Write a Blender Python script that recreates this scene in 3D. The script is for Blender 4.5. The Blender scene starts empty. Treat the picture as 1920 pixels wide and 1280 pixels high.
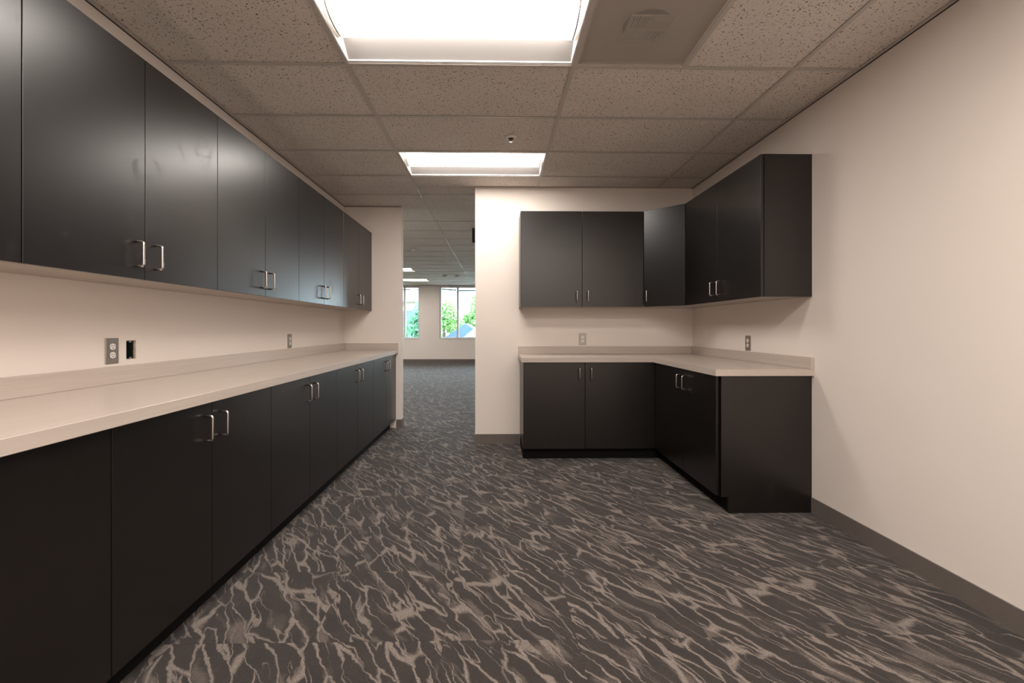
import bpy, bmesh, math, random
from mathutils import Vector, Matrix

S = bpy.context.scene
C = S.collection
PI = math.pi

# ------------------------------------------------------------------ camera, world, exposure
CAM_H = 1.1692
cd = bpy.data.cameras.new('camera')
cam = bpy.data.objects.new('camera', cd); C.objects.link(cam)
cd.sensor_width = 36.0
cd.lens = 864.3 / 1920 * 36.0
cd.shift_x = (960 - 946.5) / 1920
cd.shift_y = (614.5 - 640) / 1920
cd.clip_start = 0.02
cam.location = (0, 0, CAM_H)
cam.rotation_euler = (PI / 2, 0, -0.0187)
S.camera = cam

world = bpy.data.worlds.new('overcast_sky'); S.world = world
world.use_nodes = True
bg = world.node_tree.nodes['Background']
bg.inputs['Color'].default_value = (0.82, 0.92, 1.0, 1)
bg.inputs['Strength'].default_value = 5.5

vs = S.view_settings
S.display_settings.display_device = 'sRGB'
vs.view_transform = 'Standard'; vs.look = 'None'; vs.gamma = 1.0
vs.use_curve_mapping = False
vs.exposure = 1.58
LAMP = 8.0                                   # radiance of the troffer lenses
LAMP_COL = (1.0, 0.925, 0.86)

# ------------------------------------------------------------------ measured layout (metres)
CEIL = 2.5866
T = 0.6096                                    # 2 ft ceiling module
X0, Y0 = -0.802, 2.4999                       # a grid crossing
XL, XR = -1.775, 1.999                        # side walls
YW, YS = 4.657, 5.417                         # end wall on the right, stub wall on the left
XE, XW = -1.112, -0.212                       # free ends of stub wall and end wall
YB, YF = -2.4, 15.4                           # wall behind the camera, far office wall
OXL, OXR = -7.0, 4.2                          # office side walls
WT = 0.12                                     # wall thickness
TOP = 2.80

# ------------------------------------------------------------------ node helpers
class NT:
    def __init__(s, name):
        s.m = bpy.data.materials.new(name); s.m.use_nodes = True
        s.t = s.m.node_tree; s.b = s.t.nodes['Principled BSDF']; s.out = s.t.nodes['Material Output']
    def n(s, typ, **kw):
        nd = s.t.nodes.new(typ)
        for k, v in kw.items():
            if k in nd.inputs: s.put(nd.inputs[k], v)
            else: setattr(nd, k, v)
        return nd
    def put(s, sock, v):
        if isinstance(v, bpy.types.NodeSocket): s.t.links.new(v, sock)
        elif isinstance(v, (tuple, list)) and len(v) == 3 and sock.type == 'RGBA': sock.default_value = (*v, 1)
        else: sock.default_value = v
    def math(s, op, a, b=None, c=None, clamp=False):
        nd = s.t.nodes.new('ShaderNodeMath'); nd.operation = op; nd.use_clamp = clamp
        for i, v in enumerate((a, b, c)):
            if v is not None: s.put(nd.inputs[i], v)
        return nd.outputs[0]
    def vmath(s, op, a, b=None):
        nd = s.t.nodes.new('ShaderNodeVectorMath'); nd.operation = op
        s.put(nd.inputs[0], a)
        if b is not None: s.put(nd.inputs[1], b)
        return nd.outputs[0]
    def mapr(s, v, a, b, c=0.0, d=1.0, smooth=True):
        nd = s.t.nodes.new('ShaderNodeMapRange')
        nd.interpolation_type = 'SMOOTHSTEP' if smooth else 'LINEAR'
        for i, q in enumerate((v, a, b, c, d)): s.put(nd.inputs[i], q)
        return nd.outputs[0]
    def mix(s, f, a, b, mode='MIX'):
        nd = s.t.nodes.new('ShaderNodeMix'); nd.data_type = 'RGBA'; nd.blend_type = mode
        s.put(nd.inputs[0], f); s.put(nd.inputs[6], a); s.put(nd.inputs[7], b)
        return nd.outputs[2]
    def pos(s): return s.t.nodes.new('ShaderNodeNewGeometry').outputs['Position']
    def map(s, v, scale=(1, 1, 1), rot=(0, 0, 0), loc=(0, 0, 0)):
        nd = s.t.nodes.new('ShaderNodeMapping')
        s.put(nd.inputs[0], v); nd.inputs[1].default_value = loc; nd.inputs[2].default_value = rot; nd.inputs[3].default_value = scale
        return nd.outputs[0]
    def noise(s, v, scale, detail=2.0, rough=0.5, dist=0.0):
        nd = s.n('ShaderNodeTexNoise', Vector=v, Scale=scale, Detail=detail, Roughness=rough, Distortion=dist)
        return nd
    def set(s, **kw):
        for k, v in kw.items(): s.put(s.b.inputs[k.replace('_', ' ')], v)
        return s
    def bump(s, h, strength=0.2, dist=0.001):
        nd = s.n('ShaderNodeBump', Strength=strength, Distance=dist, Height=h)
        s.put(s.b.inputs['Normal'], nd.outputs[0])

M = {}
def simple(name, col, rough=0.5, metal=0.0, spec=0.5, noise=0.0, nscale=30):
    k = NT(name)
    k.set(Roughness=rough, Metallic=metal)
    k.b.inputs['Specular IOR Level'].default_value = spec
    if noise:
        nz = k.noise(k.pos(), nscale, 3).outputs[0]
        v = k.mapr(nz, 0.3, 0.7, 1 - noise, 1 + noise, False)
        k.put(k.b.inputs['Base Color'], k.mix(1.0, col, k.n('ShaderNodeCombineColor', Red=v, Green=v, Blue=v).outputs[0], 'MULTIPLY'))
    else: k.put(k.b.inputs['Base Color'], col)
    M[name] = k.m
    return k

# painted drywall: faint roller texture
k = NT('wall_paint'); p = k.pos()
nz = k.noise(p, 1.3, 3).outputs[0]
k.put(k.b.inputs['Base Color'], k.mix(k.mapr(nz, .3, .7), (0.77, 0.695, 0.635), (0.795, 0.72, 0.66)))
k.set(Roughness=0.62); k.b.inputs['Specular IOR Level'].default_value = 0.35
k.bump(k.noise(p, 260, 3).outputs[0], 0.06, 0.001); M['wall'] = k.m

# espresso laminate: fine vertical grain, hand smudges in the gloss
k = NT('espresso_laminate'); p = k.pos()
g = k.noise(k.map(p, (90, 90, 1.6)), 1.0, 4, 0.6).outputs[0]
g2 = k.noise(k.map(p, (400, 400, 5)), 1.0, 2, 0.6).outputs[0]
base = k.mix(k.mapr(g, .3, .7), (0.0062, 0.0043, 0.0035), (0.0070, 0.0049, 0.0040))
k.put(k.b.inputs['Base Color'], base)
sm = k.noise(p, 5.5, 4, 0.6, 1.5).outputs[0]
smk = k.mapr(sm, .60, .72)
r = k.math('ADD', 0.315, k.math('MULTIPLY', smk, 0.06))
r = k.math('ADD', r, k.math('MULTIPLY', k.math('SUBTRACT', g2, 0.5), 0.03))
k.put(k.b.inputs['Roughness'], r)
k.b.inputs['Specular IOR Level'].default_value = 0.66
k.bump(g2, 0.004, 0.0002); M['espresso'] = k.m

simple('black_edge', (0.010, 0.009, 0.0085), 0.5)
simple('almond_melamine', (0.395, 0.348, 0.308), 0.5)
simple('toe_black', (0.003, 0.0028, 0.0026), 0.8, spec=0.2)

# linen laminate counter: thin streaks along each run
def counter_mat(name, axis):
    k = NT(name); p = k.pos()
    sc = (2.5, 160, 160) if axis == 'x' else (160, 2.5, 160)
    a = k.noise(k.map(p, sc), 1.0, 3, 0.6).outputs[0]
    b = k.noise(k.map(p, tuple(v * 0.25 for v in sc)), 1.0, 2).outputs[0]
    f = k.math('ADD', k.math('MULTIPLY', a, 0.65), k.math('MULTIPLY', b, 0.35))
    k.put(k.b.inputs['Base Color'], k.mix(k.mapr(f, .32, .68), (0.475, 0.405, 0.355), (0.525, 0.455, 0.40)))
    k.set(Roughness=0.30); M[name] = k.m
counter_mat('linen_y', 'y'); counter_mat('linen_x', 'x')

simple('brushed_nickel', (0.62, 0.58, 0.54), 0.27, 1.0, noise=0.06, nscale=300)
simple('rubber_base', (0.135, 0.115, 0.102), 0.55, noise=0.05, nscale=12)
simple('steel_plate', (0.36, 0.335, 0.31), 0.38, 1.0, noise=0.05, nscale=200)
simple('outlet_white', (0.80, 0.76, 0.71), 0.35)
simple('slot_black', (0.012, 0.012, 0.012), 0.6)
simple('box_dark', (0.012, 0.02, 0.017), 0.45)
simple('torn_gypsum', (0.42, 0.34, 0.27), 0.9, noise=0.5, nscale=300)
simple('grid_white', (0.62, 0.565, 0.515), 0.45)
simple('reflector_satin', (0.21, 0.195, 0.185), 0.5)
simple('troffer_white', (0.80, 0.78, 0.755), 0.38)
simple('cap_grey', (0.55, 0.52, 0.49), 0.5)
simple('chrome', (0.75, 0.73, 0.70), 0.12, 1.0)
simple('gap_dark', (0.03, 0.025, 0.022), 0.7)
simple('diffuser_paint', (0.62, 0.56, 0.50), 0.5)
simple('duct_dark', (0.04, 0.034, 0.03), 0.7)
simple('bronze', (0.022, 0.016, 0.012), 0.45)
simple('alu_white', (0.66, 0.68, 0.69), 0.4)
simple('shade_steel', (0.05, 0.07, 0.09), 0.5)
simple('bark', (0.10, 0.075, 0.055), 0.9, noise=0.3, nscale=20)
simple('roof_blue', (0.035, 0.075, 0.15), 0.6, noise=0.1, nscale=3)
simple('roof_white', (0.70, 0.71, 0.72), 0.6, noise=0.05, nscale=3)
simple('siding_white', (0.75, 0.75, 0.75), 0.6, noise=0.03, nscale=2)
simple('band_brown', (0.30, 0.22, 0.20), 0.7, noise=0.1, nscale=2)
simple('dark_glass', (0.03, 0.06, 0.075), 0.1)
simple('ground_green', (0.07, 0.12, 0.05), 0.95, noise=0.3, nscale=0.8)
simple('detector_white', (0.62, 0.60, 0.57), 0.5)

# glass: clear, slightly green, thin reflection
k = NT('window_glass')
tr = k.n('ShaderNodeBsdfTransparent', Color=(0.86, 0.925, 0.935)); gl = k.n('ShaderNodeBsdfGlossy', Roughness=0.02)
mx = k.t.nodes.new('ShaderNodeMixShader'); fr = k.n('ShaderNodeFresnel', IOR=1.45)
k.put(mx.inputs[0], fr.outputs[0]); k.t.links.new(tr.outputs[0], mx.inputs[1]); k.t.links.new(gl.outputs[0], mx.inputs[2])
k.t.links.new(mx.outputs[0], k.out.inputs[0]); M['glass'] = k.m

# lamp lens: frosted diffuser that gives off light
k = NT('lamp_lens')
k.set(Roughness=0.4)
k.put(k.b.inputs['Base Color'], (0.8, 0.8, 0.8)); k.put(k.b.inputs['Emission Color'], LAMP_COL)
k.b.inputs['Emission Strength'].default_value = LAMP; M['lens'] = k.m
REAR = k.m.copy(); REAR.name = 'lamp_lens_boosted'; REAR.node_tree.nodes['Principled BSDF'].inputs['Emission Strength'].default_value = LAMP * 1.35; M['lens_rear'] = REAR  # stronger emission for unseen lamps, added to lift the room's light

# fissured acoustic tile
k = NT('acoustic_tile'); p = k.pos()
w = k.vmath('ADD', p, k.vmath('SCALE', k.noise(p, 60, 2).outputs[1], None)); 
w.node.inputs[1].links[0].from_node.inputs['Scale'].default_value = 0.012
n1 = k.noise(k.map(w, (1.0, 1.0, 1.0)), 95, 1.5, 0.55).outputs[0]
n2 = k.noise(w, 190, 1.0).outputs[0]
sp = k.mapr(n1, 0.62, 0.67)
sp2 = k.mapr(n2, 0.67, 0.72)
spk = k.math('MAXIMUM', sp, k.math('MULTIPLY', sp2, 0.7))
lum = k.noise(p, 3.0, 2).outputs[0]
tb = k.mix(k.mapr(lum, .3, .7), (0.82, 0.745, 0.675), (0.86, 0.785, 0.715))
k.put(k.b.inputs['Base Color'], k.mix(spk, tb, (0.20, 0.165, 0.135)))
k.set(Roughness=0.92); k.b.inputs['Specular IOR Level'].default_value = 0.1
k.bump(k.math('SUBTRACT', 1.0, spk), 0.5, 0.002); M['tile'] = k.m

# perforated metal: staggered round holes you can look through
k = NT('perforated_metal'); p = k.pos()
PS = 0.0052
sx = k.n('ShaderNodeSeparateXYZ', Vector=p)
u = k.math('DIVIDE', sx.outputs[0], PS); v = k.math('DIVIDE', sx.outputs[1], PS * 0.866)
row = k.math('FLOOR', v)
u2 = k.math('ADD', u, k.math('MULTIPLY', k.math('MODULO', row, 2.0), 0.5))
du = k.math('SUBTRACT', k.math('FRACT', u2), 0.5); dv = k.math('MULTIPLY', k.math('SUBTRACT', k.math('FRACT', v), 0.5), 0.866)
d2 = k.math('ADD', k.math('MULTIPLY', du, du), k.math('MULTIPLY', dv, dv))
hole = k.math('LESS_THAN', d2, 0.34 ** 2)
k.put(k.b.inputs['Base Color'], (0.62, 0.56, 0.50)); k.set(Roughness=0.5)
k.put(k.b.inputs['Alpha'], k.math('SUBTRACT', 1.0, hole)); M['perforated'] = k.m

# patterned carpet tile, 50 cm, veins cut at the joints
TX, TY, TS = -0.197, 1.727, 0.5
k = NT('veined_carpet'); p = k.pos()
cell = k.vmath('FLOOR', k.map(p, (1 / TS, 1 / TS, 0), loc=(-TX / TS, -TY / TS, 0.0)))
wn = k.n('ShaderNodeTexWhiteNoise', Vector=cell); wn.noise_dimensions = '3D'
off = k.vmath('MULTIPLY', wn.outputs[1], (9.0, 9.0, 0.0))
q = k.vmath('ADD', k.vmath('MULTIPLY', p, (1, 1, 0)), off)
q = k.map(q, rot=(0, 0, math.radians(57)))                 # vein direction becomes local x
wob = k.noise(q, 5.0, 3, 0.55).outputs[1]
wob2 = k.vmath('MULTIPLY', k.vmath('SUBTRACT', wob, (0.5, 0.5, 0.5)), (0.10, 0.085, 0))
q = k.vmath('ADD', q, wob2)
wob3 = k.noise(q, 26.0, 2, 0.5).outputs[1]
q = k.vmath('ADD', q, k.vmath('MULTIPLY', k.vmath('SUBTRACT', wob3, (0.5, 0.5, 0.5)), (0.02, 0.020, 0)))
qs = k.map(q, (0.17, 1.0, 1.0))
def vor(scale, loc):
    nd = k.t.nodes.new('ShaderNodeTexVoronoi'); nd.feature = 'DISTANCE_TO_EDGE'; nd.voronoi_dimensions = '2D'
    k.put(nd.inputs['Vector'], k.map(qs, loc=loc)); nd.inputs['Scale'].default_value = scale
    return nd.outputs[0]
wid = k.noise(k.map(q, (3, 10, 1)), 1.0, 2).outputs[0]
wA = k.mapr(wid, 0.38, 0.76, -0.02, 0.065, False)
eA = vor(16.0, (0, 0, 0))
vA = k.mapr(eA, wA, k.math('ADD', wA, k.mapr(wid, 0.3, 0.7, 0.045, 0.10, False)), 1.0, 0.0)
nr = k.noise(k.map(q, (2.1, 13.0, 1), loc=(3, 7, 0)), 1.0, 2.0, 0.45).outputs[0]
rid = k.math('ABSOLUTE', k.math('SUBTRACT', nr, 0.5))
wid2 = k.noise(k.map(q, (3, 9, 1), loc=(5, 2, 0)), 1.0, 2).outputs[0]
wB = k.mapr(wid2, 0.38, 0.74, -0.012, 0.022, False)
vB = k.math('MULTIPLY', k.mapr(rid, wB, k.math('ADD', wB, 0.016), 1.0, 0.0), 0.85)
fill = k.math('MULTIPLY', k.mapr(k.noise(k.map(q, (4, 14, 1), loc=(1, 9, 0)), 1.0, 1).outputs[0], 0.56, 0.72), 0.40)
vein = k.math('MAXIMUM', k.math('MAXIMUM', vA, vB), fill)
grain = k.noise(p, 330, 2, 0.7).outputs[0]
gr2 = k.n('ShaderNodeTexWhiteNoise', Vector=k.vmath('FLOOR', k.map(p, (420, 420, 0)))).outputs[0]
gm = k.math('ADD', k.math('MULTIPLY', grain, 0.9), k.math('MULTIPLY', gr2, 0.35))
vg = k.math('MULTIPLY', vein, k.mapr(gm, 0.30, 0.80, 0.72, 1.12, False), clamp=True)
hue = k.noise(p, 7, 2).outputs[0]
dark = k.mix(k.mapr(hue, .3, .7), (0.027, 0.0215, 0.0195), (0.034, 0.027, 0.024))
col = k.mix(vg, dark, (0.178, 0.148, 0.128))
gv = k.mapr(gm, 0.3, 0.9, 0.5, 1.5, False)
col = k.mix(1.0, col, k.n('ShaderNodeCombineColor', Red=gv, Green=gv, Blue=gv).outputs[0], 'MULTIPLY')
k.put(k.b.inputs['Base Color'], col); k.set(Roughness=0.9)
k.b.inputs['Specular IOR Level'].default_value = 0.15
k.b.inputs['Sheen Weight'].default_value = 0.12; k.b.inputs['Sheen Roughness'].default_value = 0.5
k.bump(gm, 0.5, 0.003); M['carpet'] = k.m

def leaf_mat(name, c1, c2):
    k = NT(name)
    nz = k.noise(k.pos(), 0.9, 3).outputs[0]
    k.put(k.b.inputs['Base Color'], k.mix(k.mapr(nz, .3, .7), c1, c2)); k.set(Roughness=0.6)
    tl = k.n('ShaderNodeBsdfTranslucent', Color=(*c2, 1))
    mx = k.t.nodes.new('ShaderNodeMixShader'); mx.inputs[0].default_value = 0.35
    k.t.links.new(k.b.outputs[0], mx.inputs[1]); k.t.links.new(tl.outputs[0], mx.inputs[2]); k.t.links.new(mx.outputs[0], k.out.inputs[0])
    M[name] = k.m
leaf_mat('leaf_deep', (0.06, 0.17, 0.10), (0.14, 0.34, 0.20))
leaf_mat('leaf_light', (0.16, 0.32, 0.12), (0.34, 0.52, 0.20))

# ------------------------------------------------------------------ mesh helpers
def obox(bm, x0, x1, y0, y1, z0, z1, bev=0.0):
    vs_ = [bm.verts.new(c) for c in ((x0, y0, z0), (x1, y0, z0), (x1, y1, z0), (x0, y1, z0), (x0, y0, z1), (x1, y0, z1), (x1, y1, z1), (x0, y1, z1))]
    fs = [bm.faces.new([vs_[i] for i in f]) for f in ((0, 3, 2, 1), (4, 5, 6, 7), (0, 1, 5, 4), (1, 2, 6, 5), (2, 3, 7, 6), (3, 0, 4, 7))]
    if bev:
        es = list({e for f in fs for e in f.edges})
        bmesh.ops.bevel(bm, geom=es, offset=bev, segments=1, affect='EDGES')
def prism(bm, pts, z0, z1):
    a = [bm.verts.new((x, y, z0)) for x, y in pts]; b = [bm.verts.new((x, y, z1)) for x, y in pts]
    n = len(pts); bm.faces.new(a[::-1]); bm.faces.new(b)
    for i in range(n): bm.faces.new((a[i], a[(i + 1) % n], b[(i + 1) % n], b[i]))
def lathe(bm, prof, n=24, c=(0, 0, 0)):
    rings = []
    for r, z in prof:
        rings.append([bm.verts.new((c[0] + r * math.cos(2 * PI * i / n), c[1] + r * math.sin(2 * PI * i / n), c[2] + z)) for i in range(n)])
    for a, b in zip(rings, rings[1:]):
        for i in range(n): bm.faces.new((a[i], a[(i + 1) % n], b[(i + 1) % n], b[i]))
    return rings
def tube(bm, pts, r, n=10):
    pts = [Vector(q) for q in pts]; rings = []; up = None
    for i, q in enumerate(pts):
        d = (pts[min(i + 1, len(pts) - 1)] - pts[max(i - 1, 0)]).normalized()
        if up is None:
            up = Vector((1, 0, 0)) if abs(d.x) < 0.9 else Vector((0, 1, 0))
        a = d.cross(up).normalized(); b = d.cross(a).normalized(); up = -d.cross(a).cross(d) if False else up
        rings.append([bm.verts.new(q + a * (r * math.cos(2 * PI * j / n)) + b * (r * math.sin(2 * PI * j / n))) for j in range(n)])
    for u_, v_ in zip(rings, rings[1:]):
        for j in range(n): bm.faces.new((u_[j], u_[(j + 1) % n], v_[(j + 1) % n], v_[j]))
    bm.faces.new(rings[0][::-1]); bm.faces.new(rings[-1])
def mesh(name, bm, mat, smooth=False):
    bmesh.ops.recalc_face_normals(bm, faces=bm.faces[:])
    me = bpy.data.meshes.new(name); bm.to_mesh(me); bm.free()
    me.materials.append(M[mat])
    if smooth:
        for q in me.polygons: q.use_smooth = True
    return me
def obj(name, me, parent=None, loc=(0, 0, 0), rz=0.0):
    o = bpy.data.objects.new(name, me); C.objects.link(o)
    o.location = loc; o.rotation_euler = (0, 0, rz)
    if parent: o.parent = parent
    return o
def boxes(name, mat, parent, *bs, bev=0.0):
    bm = bmesh.new()
    for b in bs: obox(bm, *b, bev=bev)
    return obj(name, mesh(name, bm, mat), parent)
def tag(o, label, cat, group=None, kind=None):
    o['label'] = label; o['category'] = cat
    if group: o['group'] = group
    if kind: o['kind'] = kind
    return o
def thing(name, label, cat, loc=(0, 0, 0), rz=0.0, group=None):
    o = bpy.data.objects.new(name, None); C.objects.link(o)
    o.empty_display_size = 0.05; o.location = loc; o.rotation_euler = (0, 0, rz)
    return tag(o, label, cat, group)
def copy_tree(o, parent=None):
    c = o.copy(); C.objects.link(c); c.parent = parent
    for ch in o.children: copy_tree(ch, c)
    return c

# ------------------------------------------------------------------ the shell
E_ = 0.0
def struct(name, mat, label, cat, *bs):
    o = boxes(name, mat, None, *bs)
    return tag(o, label, cat, kind='structure')
# left wall with a real cut-out for the open electrical box
HY0, HY1, HZ0, HZ1 = 2.246, 2.306, 1.018, 1.109
struct('wall_left', 'wall', 'warm white painted wall behind the long run of cabinets', 'wall',
       (XL - WT, XL, YB, YS, -0.2, HZ0), (XL - WT, XL, YB, YS, HZ1, TOP), (XL - WT, XL, YB, HY0, HZ0, HZ1), (XL - WT, XL, HY1, YS, HZ0, HZ1),
       (XL - WT, XL - 0.075, HY0, HY1, HZ0, HZ1))
struct('wall_stub', 'wall', 'short warm white wall closing the end of the long counter', 'wall', (OXL, XE, YS, YS + WT, -0.2, TOP))
struct('wall_end', 'wall', 'warm white end wall behind the L-shaped counter', 'wall', (XW, OXR, YW, YW + WT, -0.2, TOP))
struct('wall_right', 'wall', 'long blank warm white wall on the right', 'wall', (XR, XR + WT, YB, YW, -0.2, TOP))
struct('wall_back', 'wall', 'warm white wall behind the camera', 'wall', (XL - WT, XR + WT, YB - WT, YB, -0.2, TOP))
# far wall of the office with two window openings
WZ0, WZ1 = 0.82, 2.545
W1, W2 = (-5.4, -2.545), (-1.89, 3.0)  # unseen spans of both openings widened to let in more daylight
struct('wall_far', 'wall', 'far office wall holding the tall windows', 'wall',
       (OXL, OXR, YF, YF + 0.2, -0.2, WZ0), (OXL, OXR, YF, YF + 0.2, WZ1, TOP),
       (OXL, W1[0], YF, YF + 0.2, WZ0, WZ1), (W1[1], W2[0], YF, YF + 0.2, WZ0, WZ1), (W2[1], OXR, YF, YF + 0.2, WZ0, WZ1))
struct('wall_office_left', 'wall', 'left side wall of the office beyond the opening', 'wall', (OXL - WT, OXL, YS, YF + 0.2, -0.2, TOP))
struct('wall_office_right', 'wall', 'right side wall of the office beyond the opening', 'wall', (OXR, OXR + WT, YW, YF + 0.2, -0.2, TOP))

# floor slab and carpet tiles
floor = struct('floor', 'gap_dark', 'floor laid with dark carpet tiles veined in light grey-brown', 'floor', (OXL - WT, OXR + WT, YB - WT, YF + 0.2, -0.25, -0.007))
bm = bmesh.new(); g = 0.0004
obox(bm, g, TS - g, g, TS - g, -0.006, 0.0); tile_me = mesh('carpet_tile', bm, 'carpet')
bm = bmesh.new()
for i in range(-14, 9):
    for j in range(-9, 28):
        x, y = TX + i * TS, TY + j * TS
        if x + TS < OXL or x > OXR or y + TS < YB or y > YF: continue
        inroom = XL < x + TS and x < XR and y < YS + .2
        if y > YS + .1: inroom = True
        if not inroom: continue
        vis = (-1.25 < x + TS and x < 2.0 and 1.0 < y + TS and y < YW) or (XE - 0.35 * (y - YS) - .2 < x + TS and x < XW - 0.03 * y + .1 and YW <= y + TS and y < 12)
        if vis: obj('carpet_tile', tile_me, floor, (x, y, 0))
        else: obox(bm, x + g, x + TS - g, y + g, y + TS - g, -0.006, 0.0)
o = obj('carpet_tile_field', mesh('carpet_tile_field', bm, 'carpet'), floor); o['kind'] = 'stuff'

# baseboards
BH, BT = 0.098, 0.008
def base(name, label, *bs): struct(name, 'rubber_base', label, 'baseboard', *bs)
base('baseboard_right', 'grey-brown rubber baseboard along the long right wall', (XR - BT, XR, YB, 2.878, 0, BH))
base('baseboard_end', 'short grey-brown rubber baseboard left of the L-shaped base cabinets', (XW - BT, 0.236, YW - BT, YW, 0, BH), (XW - BT, XW, YW, YW + WT, 0, BH))
base('baseboard_stub', 'grey-brown rubber baseboard wrapping the end of the stub wall', (-1.168, XE + BT, YS - BT, YS, 0, BH), (XE, XE + BT, YS, YS + WT + BT, 0, BH), (OXL, XE, YS + WT, YS + WT + BT, 0, BH))
base('baseboard_far', 'grey-brown baseboard under the far office windows', (OXL, OXR, YF - BT, YF, 0, BH + 0.03))
base('baseboard_left', 'grey-brown baseboard on the left wall near the camera', (XL, XL + BT, YB, 0.425, 0, BH))
base('baseboard_back', 'grey-brown baseboard behind the camera', (XL, XR, YB, YB + BT, 0, BH))

# ------------------------------------------------------------------ ceiling: deck, tiles, grid
ceil = struct('ceiling', 'gap_dark', 'suspended ceiling of fissured beige acoustic tiles in a metal grid', 'ceiling', (OXL - WT, OXR + WT, YB - WT, YF + 0.2, TOP, TOP + 0.1))
TW = 0.0238
tile_cache = {}
def ctile(x0, x1, y0, y1):
    w_, d_ = round(x1 - x0, 4), round(y1 - y0, 4)
    if w_ < 0.05 or d_ < 0.05: return
    if (w_, d_) not in tile_cache:
        b = bmesh.new(); e = 0.002
        obox(b, e, w_ - e, e, d_ - e, 0.0055, 0.021); tile_cache[(w_, d_)] = mesh('ceiling_tile', b, 'tile')
    obj('ceiling_tile', tile_cache[(w_, d_)], ceil, (x0, y0, CEIL))
bar_cache = {}
def bar(name, x0, x1, y0, y1):
    w_, d_ = round(x1 - x0, 4), round(y1 - y0, 4)
    if (name, w_, d_) not in bar_cache:
        b = bmesh.new(); obox(b, 0, w_, 0, d_, 0, 0.0018)
        if w_ > d_: obox(b, 0, w_, d_ / 2 - .002, d_ / 2 + .002, 0.0018, 0.032)
        else: obox(b, w_ / 2 - .002, w_ / 2 + .002, 0, d_, 0.0018, 0.032)
        bar_cache[(name, w_, d_)] = mesh(name, b, 'grid_white')
    return obj(name, bar_cache[(name, w_, d_)], ceil, (x0, y0, CEIL))
# cells taken by lights and the air diffuser: (column, row)
def cols_between(a, b):
    xs = [a] + [X0 + 2 * T * i for i in range(-8, 9) if a + 0.03 < X0 + 2 * T * i < b - 0.03] + [b]
    return list(zip(xs, xs[1:]))
def rows_between(a, b):
    ys = [a] + [Y0 + T * j for j in range(-12, 30) if a + 0.03 < Y0 + T * j < b - 0.03] + [b]
    return list(zip(ys, ys[1:]))
LIGHTS = [(X0, Y0 - T), (X0, Y0 + 2 * T), (X0, Y0 - 4 * T), (X0, Y0 - 7 * T), (X0 + 2 * T, Y0 - 4 * T), (X0 + 2 * T, Y0 - 7 * T)]  # right-column pair is unseen, added to brighten the right wall
OFFICE = [(X0 - 4 * T, Y0 + 14 * T), (X0 - 4 * T, Y0 + 18 * T), (X0 - 4 * T, Y0 + 10 * T), (X0 - 4 * T, Y0 + 6 * T),
          (X0 + 4 * T, Y0 + 14 * T), (X0 + 4 * T, Y0 + 10 * T), (X0 + 4 * T, Y0 + 18 * T), (X0 + 4 * T, Y0 + 6 * T),
          (X0 - 8 * T, Y0 + 6 * T), (X0 - 8 * T, Y0 + 10 * T), (X0 - 8 * T, Y0 + 14 * T), (X0 - 8 * T, Y0 + 18 * T)]  # lamps after the visible pair are unseen, added to brighten the office
taken = {(round(x, 2), round(y, 2)) for x, y in LIGHTS + OFFICE}
DX, DY = X0 + 2 * T, Y0 - T                       # air diffuser cell (2 x 2 ft)
def fill_ceiling(xa, xb, ya, yb):
    cs, rs = cols_between(xa, xb), rows_between(ya, yb)
    for (c0, c1) in cs:
        for (r0, r1) in rs:
            if (round(c0, 2), round(r0, 2)) in taken: pass
            elif abs(c0 - DX) < .01 and abs(r0 - DY) < .01: ctile(c0 + T, c1, r0, r1)
            else: ctile(c0, c1, r0, r1)
            if r1 < yb - 0.02:
                bar('cross_tee', c0 + (TW / 2 if c0 > xa + .01 else 0.02), c1 - (TW / 2 if c1 < xb - .01 else 0.02), r1 - TW / 2, r1 + TW / 2)
    for (c0, c1) in cs[:-1]: bar('main_runner', c1 - TW / 2, c1 + TW / 2, ya, yb)
fill_ceiling(XL, XR, YB, YW)
fill_ceiling(XL, XW, YW, YS)
fill_ceiling(XW, XR, YW + WT, YS)
fill_ceiling(OXL, OXR, YS + (WT if False else 0.0) + WT, YF)
fill_ceiling(XE, XR, YS, YS + WT)
bar('cross_tee', DX + T - TW / 2, DX + T + TW / 2, DY + TW / 2, DY + T - TW / 2)
def angle(x0, x1, y0, y1): boxes('wall_angle', 'grid_white', ceil, (x0, x1, y0, y1, CEIL - 0.0005, CEIL + 0.0012))
A = 0.021
for a in ((XL, XL + A, YB, YS), (XR - A, XR, YB, YW), (XW, XR, YW - A, YW), (XL, XE, YS - A, YS), (XL, XR, YB, YB + A), (OXL, OXR, YF - A, YF), (OXL, XE, YS + WT, YS + WT + A)):
    angle(*a)
# solid dark strip painting a shadow line where wall angle meets wall
for a in ((XL, XL + 0.0035, YB, YS), (XR - 0.0035, XR, YB, YW), (XL, XE, YS - 0.0035, YS)):
    boxes('painted_shadow_line', 'gap_dark', ceil, (a[0], a[1], a[2], a[3], CEIL - 0.0045, CEIL - 0.0006))

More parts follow.
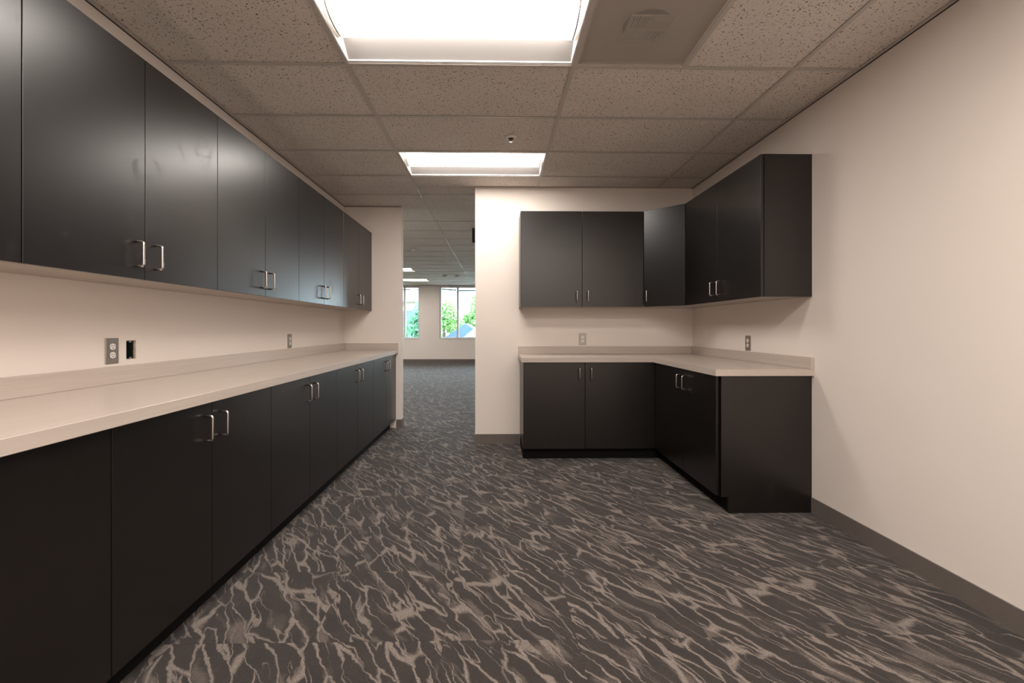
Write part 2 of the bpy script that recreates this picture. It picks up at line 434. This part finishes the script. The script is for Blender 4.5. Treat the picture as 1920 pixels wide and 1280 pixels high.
# ------------------------------------------------------------------ ceiling lights
def make_light():
    root = thing('ceiling_light', '', 'ceiling light')
    w_, d_ = 2 * T - TW, T - TW                   # opening
    hx, hy = w_ / 2, d_ / 2
    top = 0.105
    b = bmesh.new()                               # shell: top, two end plates, two side rails
    obox(b, -hx, hx, -hy, hy, top, top + 0.006)
    obox(b, -hx, -hx + 0.004, -hy, hy, 0.002, top); obox(b, hx - 0.004, hx, -hy, hy, 0.002, top)
    obj('housing', mesh('housing', b, 'troffer_white'), root)
    b = bmesh.new()                               # lip around the opening
    for s in (-1, 1):
        obox(b, -hx, hx, min(s * hy, s * (hy - 0.010)), max(s * hy, s * (hy - 0.010)), 0.0022, 0.006)
        obox(b, -hx, hx, min(s * (hy - 0.022), s * (hy - 0.014)), max(s * (hy - 0.022), s * (hy - 0.014)), 0.0035, 0.010)
    obj('frame', mesh('frame', b, 'troffer_white'), root)
    LW, LZ = 0.145, 0.080                         # lens half width and spring height
    lens = []
    n = 20
    for i in range(n + 1):
        a = PI * i / n
        lens.append((-LW * math.cos(a), LZ - (LZ - 0.006) * math.sin(a) ** 0.75))
    for s in (-1, 1):                             # curved reflectors beside the lens
        b = bmesh.new(); prev = None
        for i in range(9):
            t = i / 8
            y = s * (LW + 0.004 + (hy - 0.018 - LW - 0.004) * t); z = LZ - (LZ - 0.008) * (t ** 1.25)
            cur = (b.verts.new((-hx + 0.005, y, z)), b.verts.new((hx - 0.005, y, z)))
            if prev: b.faces.new((prev[0], prev[1], cur[1], cur[0]))
            prev = cur
        obj('reflector', mesh('reflector', b, 'reflector_satin', True), root)
    lx = hx - 0.030
    b = bmesh.new(); prev = None
    for y, z in lens:
        cur = (b.verts.new((-lx, y, z)), b.verts.new((lx, y, z)))
        if prev: b.faces.new((prev[0], prev[1], cur[1], cur[0]))
        prev = cur
    obj('lens', mesh('lens', b, 'lens', True), root)
    for s in (-1, 1):                             # end caps closing the lens
        b = bmesh.new()
        x0, x1 = s * lx, s * (lx + 0.008)
        a_ = [b.verts.new((x0, y * 1.015, z - 0.0012)) for y, z in lens]; c_ = [b.verts.new((x1, y * 1.015, z - 0.0012)) for y, z in lens]
        b.faces.new(a_); b.faces.new(c_)
        for i in range(len(lens) - 1): b.faces.new((a_[i], a_[i + 1], c_[i + 1], c_[i]))
        b.faces.new((a_[0], a_[-1], c_[-1], c_[0]))
        obj('end_cap', mesh('end_cap', b, 'cap_grey'), root)
    return root
proto = make_light()
lab = ['large glowing white ceiling light cut off by the top of the photo',
       'glowing white ceiling light beyond the sprinkler, in front of the end wall',
       'white ceiling light directly above the camera',
       'white ceiling light behind the camera',
       'added unseen ceiling light above and right of the camera',
       'added unseen ceiling light behind and right of the camera',
       'nearer of two glowing lights on the far office ceiling',
       'farther of two glowing lights on the office ceiling, by the windows']
for i, (x, y) in enumerate(LIGHTS + OFFICE):
    o = proto if i == 0 else copy_tree(proto)
    o.location = (x + T, y + T / 2, CEIL)
    o['label'] = lab[i] if i < 8 else 'added unseen office ceiling light, %s column, %s row from the windows' % ({-4: 'middle', 4: 'right', -8: 'left'}[round((x - X0) / T)], {18: 'first', 14: 'second', 10: 'third', 6: 'fourth'}[round((y - Y0) / T)])
    if 2 <= i < 6:                                # unseen lamps by the camera, boosted to brighten right wall and ceiling
        for c_ in o.children:
            if c_.name.startswith('lens'): c_.data = c_.data.copy(); c_.data.materials[0] = M['lens_rear']
    o['group'] = 'recessed ceiling lights' if i < 8 else 'added office lights out of view'

# ------------------------------------------------------------------ air diffuser
d = thing('air_diffuser', 'square perforated metal air diffuser in the ceiling beside the large light', 'air diffuser', (DX + T / 2, DY + T / 2, CEIL))
q = T / 2 - TW / 2
boxes('frame', 'diffuser_paint', d, (-q, q, -q, -q + .012, .002, .006), (-q, q, q - .012, q, .002, .006), (-q, -q + .012, -q + .012, q - .012, .002, .006), (q - .012, q, -q + .012, q - .012, .002, .006))
b = bmesh.new(); qq = q - 0.012
b.faces.new([b.verts.new(c) for c in ((-qq, -qq, .004), (qq, -qq, .004), (qq, qq, .004), (-qq, qq, .004))])
obj('perforated_panel', mesh('perforated_panel', b, 'perforated'), d)
b = bmesh.new()                                   # flat back pan with a round opening
NN = 32; inner = [b.verts.new((.115 * math.cos(2 * PI * i / NN), .115 * math.sin(2 * PI * i / NN), .030)) for i in range(NN)]
def sqp(a):
    c_, s_2 = math.cos(a), math.sin(a); m_ = max(abs(c_), abs(s_2)); return (q * c_ / m_, q * s_2 / m_)
outer = [b.verts.new((*sqp(2 * PI * i / NN), .030)) for i in range(NN)]; low = [b.verts.new((v_.co.x, v_.co.y, .0062)) for v_ in outer]
for i in range(NN):
    i2 = (i + 1) % NN
    b.faces.new((inner[i], inner[i2], outer[i2], outer[i])); b.faces.new((outer[i], outer[i2], low[i2], low[i]))
obj('back_pan', mesh('back_pan', b, 'diffuser_paint'), d)
b = bmesh.new(); r1 = lathe(b, [(.1148, .030), (.1148, .15)], 28); b.faces.new(r1[-1])
obj('neck', mesh('neck', b, 'duct_dark'), d)
for (px, py, along) in ((-.052, -.052, 'y'), (.052, -.052, 'x'), (-.052, .052, 'x'), (.052, .052, 'y')):   # four blocks of deflector blades
    b = bmesh.new()
    obox(b, px - .05, px + .05, py - .05, py - .046, .0055, .014); obox(b, px - .05, px + .05, py + .046, py + .05, .0055, .014)
    obox(b, px - .05, px - .046, py - .046, py + .046, .0055, .014); obox(b, px + .046, px + .05, py - .046, py + .046, .0055, .014)
    for i in range(7):
        t = -.039 + i * .013
        if along == 'x': obox(b, px - .046, px + .046, py + t - .003, py + t + .003, .0055, .013)
        else: obox(b, px + t - .003, px + t + .003, py - .046, py + .046, .0055, .013)
    obj('deflector', mesh('deflector', b, 'grid_white'), d)

# ------------------------------------------------------------------ sprinkler and ceiling devices
s_ = thing('fire_sprinkler', 'small chrome fire sprinkler in the ceiling before the second light', 'sprinkler', (0.110, 3.433, CEIL))
b = bmesh.new(); lathe(b, [(.0215, .003), (.0225, -.010), (.031, -.013), (.038, -.010), (.043, -.001), (.043, .002)], 28); obj('escutcheon', mesh('escutcheon', b, 'outlet_white', True), s_)
b = bmesh.new(); r1 = lathe(b, [(.0213, -.006), (.018, -.004), (.002, -.004)], 24); b.faces.new(r1[-1]); obj('recess_cup', mesh('recess_cup', b, 'slot_black'), s_)
b = bmesh.new(); tube(b, [(-.009, 0, .0), (-.011, 0, -.014), (-.004, 0, -.028)], .002, 6); tube(b, [(.009, 0, .0), (.011, 0, -.014), (.004, 0, -.028)], .002, 6); tube(b, [(0, 0, .002), (0, 0, -.03)], .0035, 8)
obj('head', mesh('head', b, 'bronze'), s_)
b = bmesh.new(); r1 = lathe(b, [(.003, -.029), (.013, -.031), (.013, -.033)], 16); b.faces.new(r1[-1]); obj('deflector', mesh('deflector', b, 'chrome'), s_)

def detector(label, x, y, r, mat):
    t = thing('smoke_detector', label, 'smoke detector', (x, y, CEIL))
    b = bmesh.new(); r1 = lathe(b, [(r, .002), (r, -.012), (r * .95, -.016)], 24); b.faces.new(r1[-1]); obj('base', mesh('base', b, mat), t)
    b = bmesh.new(); r1 = lathe(b, [(r * .72, -.016), (r * .72, -.034), (r * .55, -.046), (r * .2, -.05)], 24); b.faces.new(r1[-1]); obj('cap', mesh('cap', b, mat, True), t)
detector('round white detector on the office ceiling, nearest the opening', -1.453, 8.331, .085, 'detector_white')
detector('left of two small round detectors on the ceiling near the windows', -1.385, 12.46, .075, 'cap_grey')
detector('right of two small round detectors on the ceiling near the windows', -1.055, 12.46, .075, 'cap_grey')

e = thing('hanging_sign', 'dark bronze box sign on the office ceiling, half hidden by the end wall', 'sign', (-0.18, 6.52, CEIL))
boxes('housing', 'bronze', e, (-.16, .16, -.022, .022, -.215, -.012), bev=.004)
boxes('canopy', 'bronze', e, (-.07, .07, -.03, .03, -.012, -.0005))
boxes('face_panel', 'slot_black', e, (-.145, .145, -.0235, -.0222, -.2, -.027))

# ------------------------------------------------------------------ cabinets
def pull():                                       # bent-wire pull, bar along z, standing off the door along -y
    b = bmesh.new(); L, P, R = 0.050, 0.033, 0.010
    pts = [(0, 0.0005, L)]
    for i in range(7):
        a = PI / 2 * i / 6; pts.append((0, -P + R - R * math.sin(a), L - R + R * math.cos(a)))
    for i in range(7):
        a = PI / 2 * i / 6; pts.append((0, -P + R - R * math.cos(a), -L + R - R * math.sin(a)))
    pts.append((0, 0.0005, -L))
    tube(b, pts, 0.0049, 10)
    return mesh('handle', b, 'brushed_nickel', True)
PULL = pull()
DT = 0.019
def add_door(root, x0, x1, z0, z1, hx, hz, gap=0.0021):
    b = bmesh.new(); obox(b, x0 + gap, x1 - gap, 0, DT, z0, z1, bev=0.0008)
    dr = obj('door', mesh('door', b, 'espresso'), root)
    if hx is not None: obj('handle', PULL, dr, (hx, 0, hz))
    return dr
HOFF = 0.052
def wall_cabinet(w, z0, z1, depth, split, ends=(False, False)):
    root = thing('wall_cabinet', '', 'cabinet')
    y0, e = DT + 0.002, 0.0006
    xa, xb = (0 if ends[0] else e), (w if ends[1] else w - e)
    boxes('carcass', 'espresso', root, (xa, xb, y0, depth - .001, z0 + .019, z1), bev=0.0006)
    pa, pb = (xa + .0195 if ends[0] else xa), (xb - .0195 if ends[1] else xb)
    boxes('bottom_panel', 'almond_melamine', root, (pa, pb, y0, depth - .001, z0 + .0012, z0 + .0185))
    if ends[0]: boxes('end_panel', 'espresso', root, (xa - .0005, xa + .019, y0, depth - .001, z0, z1 + .0003))
    if ends[1]: boxes('end_panel', 'espresso', root, (xb - .019, xb + .0005, y0, depth - .001, z0, z1 + .0003))
    if split:
        add_door(root, 0, split, z0, z1, split - HOFF, z0 + .100)
        add_door(root, split, w, z0, z1, split + HOFF, z0 + .100)
    return root
def base_cabinet(w, depth, x0=0.0, split=None, x1=None, htop=0.766):
    root = thing('base_cabinet', '', 'cabinet')
    y0 = DT + 0.002; e = .0006
    x1 = w if x1 is None else x1
    boxes('carcass', 'espresso', root, (e, w - e, y0, depth - .001, .102, .866))
    boxes('toe_kick', 'toe_black', root, (e, w - e, .070, depth - .01, 0.0005, .1015))
    add_door(root, x0, split, .104, .864, split - HOFF, htop)
    add_door(root, split, x1, .104, .864, split + HOFF, htop)
    return root

# --- left wall: five wall units and five base units under one worktop
UX, UZ0, UZ1 = -1.455, 1.368, 2.279
uw = 0.994
proto = wall_cabinet(uw, UZ0, UZ1, UX - XL, uw / 2)
ulab = ['black two-door wall cabinet cut off by the left edge of the photo',
        'largest fully seen black wall cabinet, above the open electrical box on the left wall',
        'second full black wall cabinet from the left, bright glare across its upper doors',
        'third full black wall cabinet from the left on the long wall',
        'farthest black wall cabinet of the long run, touching the stub wall']
for i in range(5):
    o = proto if i == 0 else copy_tree(proto)
    o.location = (UX, 1.442 + uw * (i - 1), 0); o.rotation_euler = (0, 0, PI / 2)
    tag(o, ulab[i], 'cabinet', 'black wall cabinets on the long wall')
BX = -1.172; bw = 0.9973
proto = base_cabinet(bw, BX - XL, split=bw / 2)
blab = ['black base cabinet cut off by the lower left corner of the photo',
        'nearest black base cabinet with both handles in view, under the long counter',
        'second black base cabinet with handles in view along the long counter',
        'third black base cabinet with handles in view along the long counter',
        'farthest black base cabinet under the long counter, against the stub wall']
for i in range(5):
    o = proto if i == 0 else copy_tree(proto)
    o.location = (BX, 1.427 + bw * (i - 1), 0); o.rotation_euler = (0, 0, PI / 2)
    tag(o, blab[i], 'cabinet', 'black base cabinets under the long counter')

CZ0, CZ1, SPL = 0.8695, 0.912, 0.991
t = thing('countertop', 'long pale linen-patterned countertop along the left wall', 'countertop', (0, 0, 0))
CX = -1.145
b = bmesh.new(); obox(b, XL + .001, CX, .415, YS - .001, CZ0, CZ1, bev=.0015); obj('worktop', mesh('worktop', b, 'linen_y'), t)
b = bmesh.new(); obox(b, XL + .001, XL + .020, .415, YS - .001, CZ1 + .0004, SPL, bev=.001); obj('backsplash', mesh('backsplash', b, 'linen_y'), t)
b = bmesh.new(); obox(b, XL + .0205, CX, YS - .020, YS - .001, CZ1 + .0004, SPL, bev=.001); obj('side_splash', mesh('side_splash', b, 'linen_x'), t)

# --- right side: L of base cabinets
FY, FX, EY = 4.050, 1.398, 2.881
b0 = base_cabinet(1.327 - .238, YW - FY, split=.784 - .238)
b0.location = (.238, FY, 0); tag(b0, 'black two-door base cabinet facing the camera against the end wall', 'cabinet', 'L-shaped base cabinets')
boxes('filler', 'espresso', b0, (1.0895, FX - .238 + .018, .004, .022, .104, .864))
boxes('toe_kick', 'toe_black', b0, (1.089, FX + .0695 - .238, .070, .086, .0005, .1015))
b1 = base_cabinet(FY - EY - .003, XR - FX, x0=.115, split=FY - 3.417, x1=FY - EY - .024)
b1.location = (FX, FY, 0); b1.rotation_euler = (0, 0, -PI / 2)
tag(b1, 'black base cabinet along the right wall with a wide plain end panel', 'cabinet', 'L-shaped base cabinets')
boxes('toe_kick', 'toe_black', b1, (-.085, .0002, .070, .086, .0005, .1015))
boxes('filler', 'espresso', b1, (.005, .114, .004, .020, .104, .864))
pts = [(.021, .102), (.070, .102), (.070, .0005), (XR - FX - .002, .0005), (XR - FX - .002, .866), (.021, .866)]
b = bmesh.new()                                   # end panel with the toe notch
x0, x1 = FY - EY - .020, FY - EY
a_ = [b.verts.new((x0, y, z)) for y, z in pts]; c_ = [b.verts.new((x1, y, z)) for y, z in pts]
b.faces.new(a_); b.faces.new(c_[::-1])
for i in range(len(pts)): b.faces.new((a_[i], a_[(i + 1) % 6], c_[(i + 1) % 6], c_[i]))
obj('end_panel', mesh('end_panel', b, 'espresso'), b1)
# shorten the toe kick so the end panel closes it
t = thing('countertop', 'L-shaped pale linen-patterned countertop in the right corner', 'countertop')
LX, LY = 1.374, 4.022
b = bmesh.new(); prism(b, [(.222, LY), (LX, LY), (LX + .0, YW - .001), (.222, YW - .001)], CZ0 - .002, CZ1 - .004)
obj('worktop', mesh('worktop', b, 'linen_x'), t)
b = bmesh.new(); prism(b, [(LX + .0004, EY - .020), (XR - .001, EY - .020), (XR - .001, YW - .001), (LX + .0004, YW - .001)], CZ0 - .002, CZ1 - .004)
obj('worktop', mesh('worktop', b, 'linen_y'), t)
b = bmesh.new(); obox(b, .222, XR - .0205, YW - .020, YW - .001, CZ1 - .0035, .983, bev=.001); obj('backsplash', mesh('backsplash', b, 'linen_x'), t)
b = bmesh.new(); obox(b, XR - .020, XR - .001, EY - .020, YW - .001, CZ1 - .0035, .983, bev=.001); obj('backsplash', mesh('backsplash', b, 'linen_y'), t)

# --- right side: wall cabinets with a diagonal corner unit
RZ0, RZ1 = 1.367, 2.268
VY, VX = 4.330, 1.672
u0 = wall_cabinet(1.392 - .230, RZ0, RZ1, YW - VY, .810 - .230, (True, False))
u0.location = (.230, VY, 0); tag(u0, 'black two-door wall cabinet facing the camera on the end wall', 'cabinet', 'corner wall cabinets')
u1 = wall_cabinet(4.040 - EY, RZ0, RZ1, XR - VX, 4.040 - 3.457, (False, True))
u1.location = (VX, 4.040, 0); u1.rotation_euler = (0, 0, -PI / 2)
tag(u1, 'black wall cabinet on the right wall with its plain end panel facing the camera', 'cabinet', 'corner wall cabinets')
cz = thing('wall_cabinet', 'black diagonal corner wall cabinet with a single handle', 'cabinet', (1.393, VY, 0), group='corner wall cabinets')
ax, ay = 1.671 - 1.393, 4.041 - VY
dl = math.hypot(ax, ay); an = math.atan2(ay, ax)
nx, ny = -math.sin(an), math.cos(an)              # into the corner
oo = DT + .002
def off(px, py): return (px + nx * oo, py + ny * oo)
foot = [off(.004, -.004), off(ax - .004, ay + .004), (ax + .001, ay + .001), (XR - 1.393 - .001, ay + .001), (XR - 1.393 - .001, YW - VY - .001), (.0006, YW - VY - .001), (.0006, .004)]
b = bmesh.new(); prism(b, [foot[0], foot[1], (ax + .021, ay + .001)] + foot[3:6] + [(.0006, .022)], RZ0 + .019, RZ1); obj('carcass', mesh('carcass', b, 'espresso'), cz)
b = bmesh.new(); prism(b, [foot[0], foot[1], (ax + .021, ay + .001)] + foot[3:6] + [(.0006, .022)], RZ0 + .0012, RZ0 + .0185); obj('bottom_panel', mesh('bottom_panel', b, 'almond_melamine'), cz)
b = bmesh.new(); obox(b, .003, dl - .003, 0, DT, RZ0, RZ1, bev=.0008)
dr = obj('door', mesh('door', b, 'espresso'), cz, (0, 0, 0), an)
obj('handle', PULL, dr, (.045, 0, RZ0 + .100))

# ------------------------------------------------------------------ outlets and the open box
def outlet(label, loc, rz):
    r = thing('wall_outlet', label, 'outlet', loc, rz, 'duplex wall outlets')
    b = bmesh.new(); obox(b, -.0365, .0365, -.0055, -.0002, -.0585, .0585, bev=.002); obj('cover_plate', mesh('cover_plate', b, 'steel_plate'), r)
    for s in (1, -1):
        b = bmesh.new(); n = 20; ring = []
        for i in range(n):
            a = 2 * PI * i / n
            ring.append((max(-.0145, min(.0145, .0175 * math.cos(a))), .0145 * math.sin(a)))
        f = [b.verts.new((x, -.0078, z + s * .0195)) for x, z in ring]; k_ = [b.verts.new((x, -.0052, z + s * .0195)) for x, z in ring]
        b.faces.new(f)
        for i in range(n): b.faces.new((f[i], f[(i + 1) % n], k_[(i + 1) % n], k_[i]))
        rc = obj('receptacle', mesh('receptacle', b, 'outlet_white'), r)
        zz = s * .0195
        boxes('slots', 'slot_black', rc, (-.0075, -.0048, -.0082, -.0077, zz - .001, zz + .008), (.0048, .0072, -.0082, -.0077, zz, zz + .0075), (-.0024, .0024, -.0082, -.0077, zz - .0095, zz - .0048))
    b = bmesh.new(); lathe(b, [(.0001, -.0012), (.0028, -.001), (.0032, .0)], 12)
    bmesh.ops.rotate(b, verts=b.verts[:], cent=(0, 0, 0), matrix=Matrix.Rotation(-PI / 2, 3, 'X')); bmesh.ops.translate(b, verts=b.verts[:], vec=(0, -.0056, 0))
    obj('screw', mesh('screw', b, 'steel_plate'), r)
outlet('duplex outlet with steel plate beside the open electrical box', (XL, 2.160, 1.063), PI / 2)
outlet('small duplex outlet farther along the left wall above the long counter', (XL, 3.991, 1.056), PI / 2)
outlet('duplex outlet with steel plate on the end wall above the counter', (.876, YW, 1.056), 0)
outlet('duplex outlet on the right wall under the corner cabinets', (XR, 3.619, 1.049), -PI / 2)

j = thing('electrical_box', 'open dark electrical box without a cover, cut into the left wall', 'electrical box', (XL, (HY0 + HY1) / 2, (HZ0 + HZ1) / 2), PI / 2)
hw, hh = (HY1 - HY0) / 2 - .0005, (HZ1 - HZ0) / 2 - .0005
boxes('box_shell', 'box_dark', j, (-hw, hw, .066, .070, -hh, hh), (-hw, -hw + .002, .004, .066, -hh, hh), (hw - .012, hw - .010, .006, .066, -hh, hh), (-hw, hw - .012, .004, .066, hh - .003, hh), (-hw, hw - .012, .004, .066, -hh, -hh + .003))
boxes('screw_tab', 'steel_plate', j, (-.010, .004, .002, .004, hh - .010, hh - .0005), (-.010, .004, .002, .004, -hh + .0005, -hh + .010))
random.seed(4); b = bmesh.new()                   # ragged drywall beside and around the box
for i in range(26):
    z = -hh + 2 * hh * (i + .5) / 26; w_ = random.uniform(.004, .010)
    obox(b, hw - .010, hw - .010 + w_, random.uniform(.0005, .006), .016, z - .0022, z + .0022)
for i in range(14):
    x = -hw + 2 * hw * (i + .5) / 14
    obox(b, x - .002, x + .002, .0008, .012, hh - random.uniform(.0012, .003), hh); obox(b, x - .002, x + .002, .0008, .012, -hh, -hh + random.uniform(.0012, .003))
obj('torn_drywall', mesh('torn_drywall', b, 'torn_gypsum'), j)
b = bmesh.new()
for x, z in ((-.012, .01), (-.006, -.015), (-.016, -.02)): tube(b, [(x, .064, z), (x + .004, .045, z + .006), (x - .003, .03, z - .012), (x + .004, .05, z - .022)], .0018, 6)
obj('wires', mesh('wires', b, 'slot_black'), j)

# ------------------------------------------------------------------ windows
def window(n, label, x0, x1, mulls, bars):
    fw, y0, y1 = .055, YF + .06, YF + .14
    o = boxes('window_%d' % n, 'alu_white', None, (x0, x1, y0, y1, WZ0, WZ0 + fw * .7), (x0, x1, y0, y1, WZ1 - fw * .7, WZ1), (x0, x0 + fw, y0, y1, WZ0 + fw * .7, WZ1 - fw * .7), (x1 - fw, x1, y0, y1, WZ0 + fw * .7, WZ1 - fw * .7))
    tag(o, label, 'window', kind='structure')
    boxes('window_sill', 'alu_white', o, (x0, x1, YF - .015, y0, WZ0 - .018, WZ0 + .001))
    xs = [x0 + fw] + [m for m in mulls] + [x1 - fw]
    for m in mulls: boxes('mullion', 'alu_white', o, (m - .034, m + .034, y0, y1, WZ0 + fw * .7, WZ1 - fw * .7))
    for a, c_ in zip(xs, xs[1:]):
        boxes('pane', 'glass', o, (a + (.034 if a in mulls else 0), c_ - (.034 if c_ in mulls else 0), y0 + .035, y0 + .041, WZ0 + fw * .7, WZ1 - fw * .7))
    for xa, za, xb, zb in bars:                   # sunshade bar on arms outside each pane
        b = bmesh.new(); yy = YF + .30
        vv = [b.verts.new(c) for c in ((xa, yy, za - .025), (xb, yy, zb - .025), (xb, yy + .05, zb - .025), (xa, yy + .05, za - .025), (xa, yy, za + .025), (xb, yy, zb + .025), (xb, yy + .05, zb + .025), (xa, yy + .05, za + .025))]
        for f in ((0, 3, 2, 1), (4, 5, 6, 7), (0, 1, 5, 4), (1, 2, 6, 5), (2, 3, 7, 6), (3, 0, 4, 7)): b.faces.new([vv[q_] for q_ in f])
        obox(b, xa, xa + .03, y1, yy, za - .015, za + .015); obox(b, xb - .03, xb, y1, yy, zb - .015, zb + .015)
        obj('sunshade_bar', mesh('sunshade_bar', b, 'shade_steel'), o)
window(1, 'tall window seen in part left of the opening, green tree outside', W1[0], W1[1], [-4.26, -3.06], [(-5.4, 2.465, -2.5, 2.475)])
window(2, 'window with two panes seen through the middle of the opening, unseen part widened', W2[0], W2[1], [-1.287, -.6, .6, 1.8], [(-1.97, 2.50, -1.35, 2.45), (-1.30, 2.435, 3.0, 2.47)])

# ------------------------------------------------------------------ outdoors
GZ = -3.6
g_ = struct('ground', 'ground_green', 'green ground outside, far below the windows', 'ground', (-60, 60, YF + .25, 110, GZ - .2, GZ))
def leafy(name, label, c, rad, n, mat, trunk_h, seed, size=.22):
    rnd = random.Random(seed)
    root = thing(name, label, 'tree', (c[0], c[1], GZ), group='trees outside the windows')
    cz_ = c[2] - GZ
    V, F = [], []
    blobs = []
    for i in range(22):
        a = rnd.uniform(0, 2 * PI); zz = rnd.uniform(-1, 1); rr = math.sqrt(max(0, 1 - zz * zz)) * rnd.uniform(.35, .9)
        blobs.append(Vector((rr * math.cos(a) * rad[0], rr * math.sin(a) * rad[1], cz_ + zz * .8 * rad[2])))
    for i in range(n):
        bl = rnd.choice(blobs); dv_ = Vector((rnd.gauss(0, 1), rnd.gauss(0, 1), rnd.gauss(0, 1))).normalized() * (rnd.random() ** .4)
        q_ = bl + Vector((dv_.x * rad[0] * .38, dv_.y * rad[1] * .38, dv_.z * rad[2] * .3))
        if q_.z < .2: continue
        a = Vector((rnd.gauss(0, 1), rnd.gauss(0, 1), rnd.gauss(0, 1))).normalized(); b_ = a.orthogonal().normalized()
        s = size * rnd.uniform(.6, 1.3); i0 = len(V)
        V += [q_ - a * s, q_ + b_ * s * .45, q_ + a * s, q_ - b_ * s * .45]; F.append((i0, i0 + 1, i0 + 2, i0 + 3))
    me = bpy.data.meshes.new('crown'); me.from_pydata([tuple(v) for v in V], [], F); me.materials.append(M[mat])
    obj('crown', me, root)
    b = bmesh.new(); top_ = cz_ + rad[2] * .2
    lathe(b, [(.2, 0), (.15, top_ * .5), (.07, top_)], 10)
    for bl in blobs[:8]: tube(b, [(0, 0, top_ * .6), tuple(bl * .6 + Vector((0, 0, top_ * .25))), tuple(bl)], .04, 6)
    obj('trunk', mesh('trunk', b, 'bark', True), root)
leafy('conifer_tree', 'dense deep green tree filling the left window', (-4.35, 26.0, -.7), (1.1, 1.2, 3.2), 5200, 'leaf_deep', 3, 11, .17)
leafy('leafy_tree', 'light green tree in the left pane of the middle window', (-4.0, 36.0, .2), (1.35, 1.4, 3.3), 4600, 'leaf_light', 3, 5, .19)
leafy('leafy_tree', 'yellow-green tree at the right side of the middle window', (-1.3, 38.0, .9), (1.4, 1.4, 3.3), 4600, 'leaf_light', 3, 8, .20)
leafy('bush_tree', 'low deep green tree under the light trees in the middle window', (-2.6, 23.0, -1.6), (1.0, .8, 1.7), 3000, 'leaf_deep', 2, 21, .15)
h_ = thing('white_building', 'white building with a flat eave, behind the tree in the left window', 'building', (-10.0, 46.0, GZ))
boxes('wall', 'siding_white', h_, (-6, 2.6, 0, 8, 0, 6.95)); boxes('brown_band', 'band_brown', h_, (-6, 2.7, -.1, 8, 6.96, 7.35))
boxes('roof', 'roof_white', h_, (-6.6, 3.0, -.8, 8, 7.36, 7.95))
for i in range(3): boxes('window', 'dark_glass', h_, (-4.6 + i * 2.6, -3.0 + i * 2.6, -.06, -.001, 3.4, 6.5))
def roofhouse(label, loc, w_, hgt, rise, mat, rz):
    t = thing('house', label, 'house', loc, rz)
    boxes('wall', 'siding_white', t, (-w_ / 2, w_ / 2, 0, 5, 0, hgt))
    b = bmesh.new()
    A_ = [b.verts.new(v) for v in ((-w_ / 2 - .3, -.3, hgt), (w_ / 2 + .3, -.3, hgt), (w_ / 2 + .3, 5.3, hgt), (-w_ / 2 - .3, 5.3, hgt), (0, -.3, hgt + rise), (0, 5.3, hgt + rise))]
    for f in ((0, 1, 4), (1, 2, 5, 4), (2, 3, 5), (3, 0, 4, 5), (0, 3, 2, 1)): b.faces.new([A_[i] for i in f])
    obj('roof', mesh('roof', b, mat), t)
roofhouse('low house with a blue pitched roof under the trees', (-1.9, 28.6, GZ), 2.2, 4.1, .95, 'roof_blue', 0.0)
roofhouse('low house with a white sloping roof at the right of the middle window', (1.3, 22.0, GZ), 5.0, 4.35, 2.3, 'roof_white', 0.0)
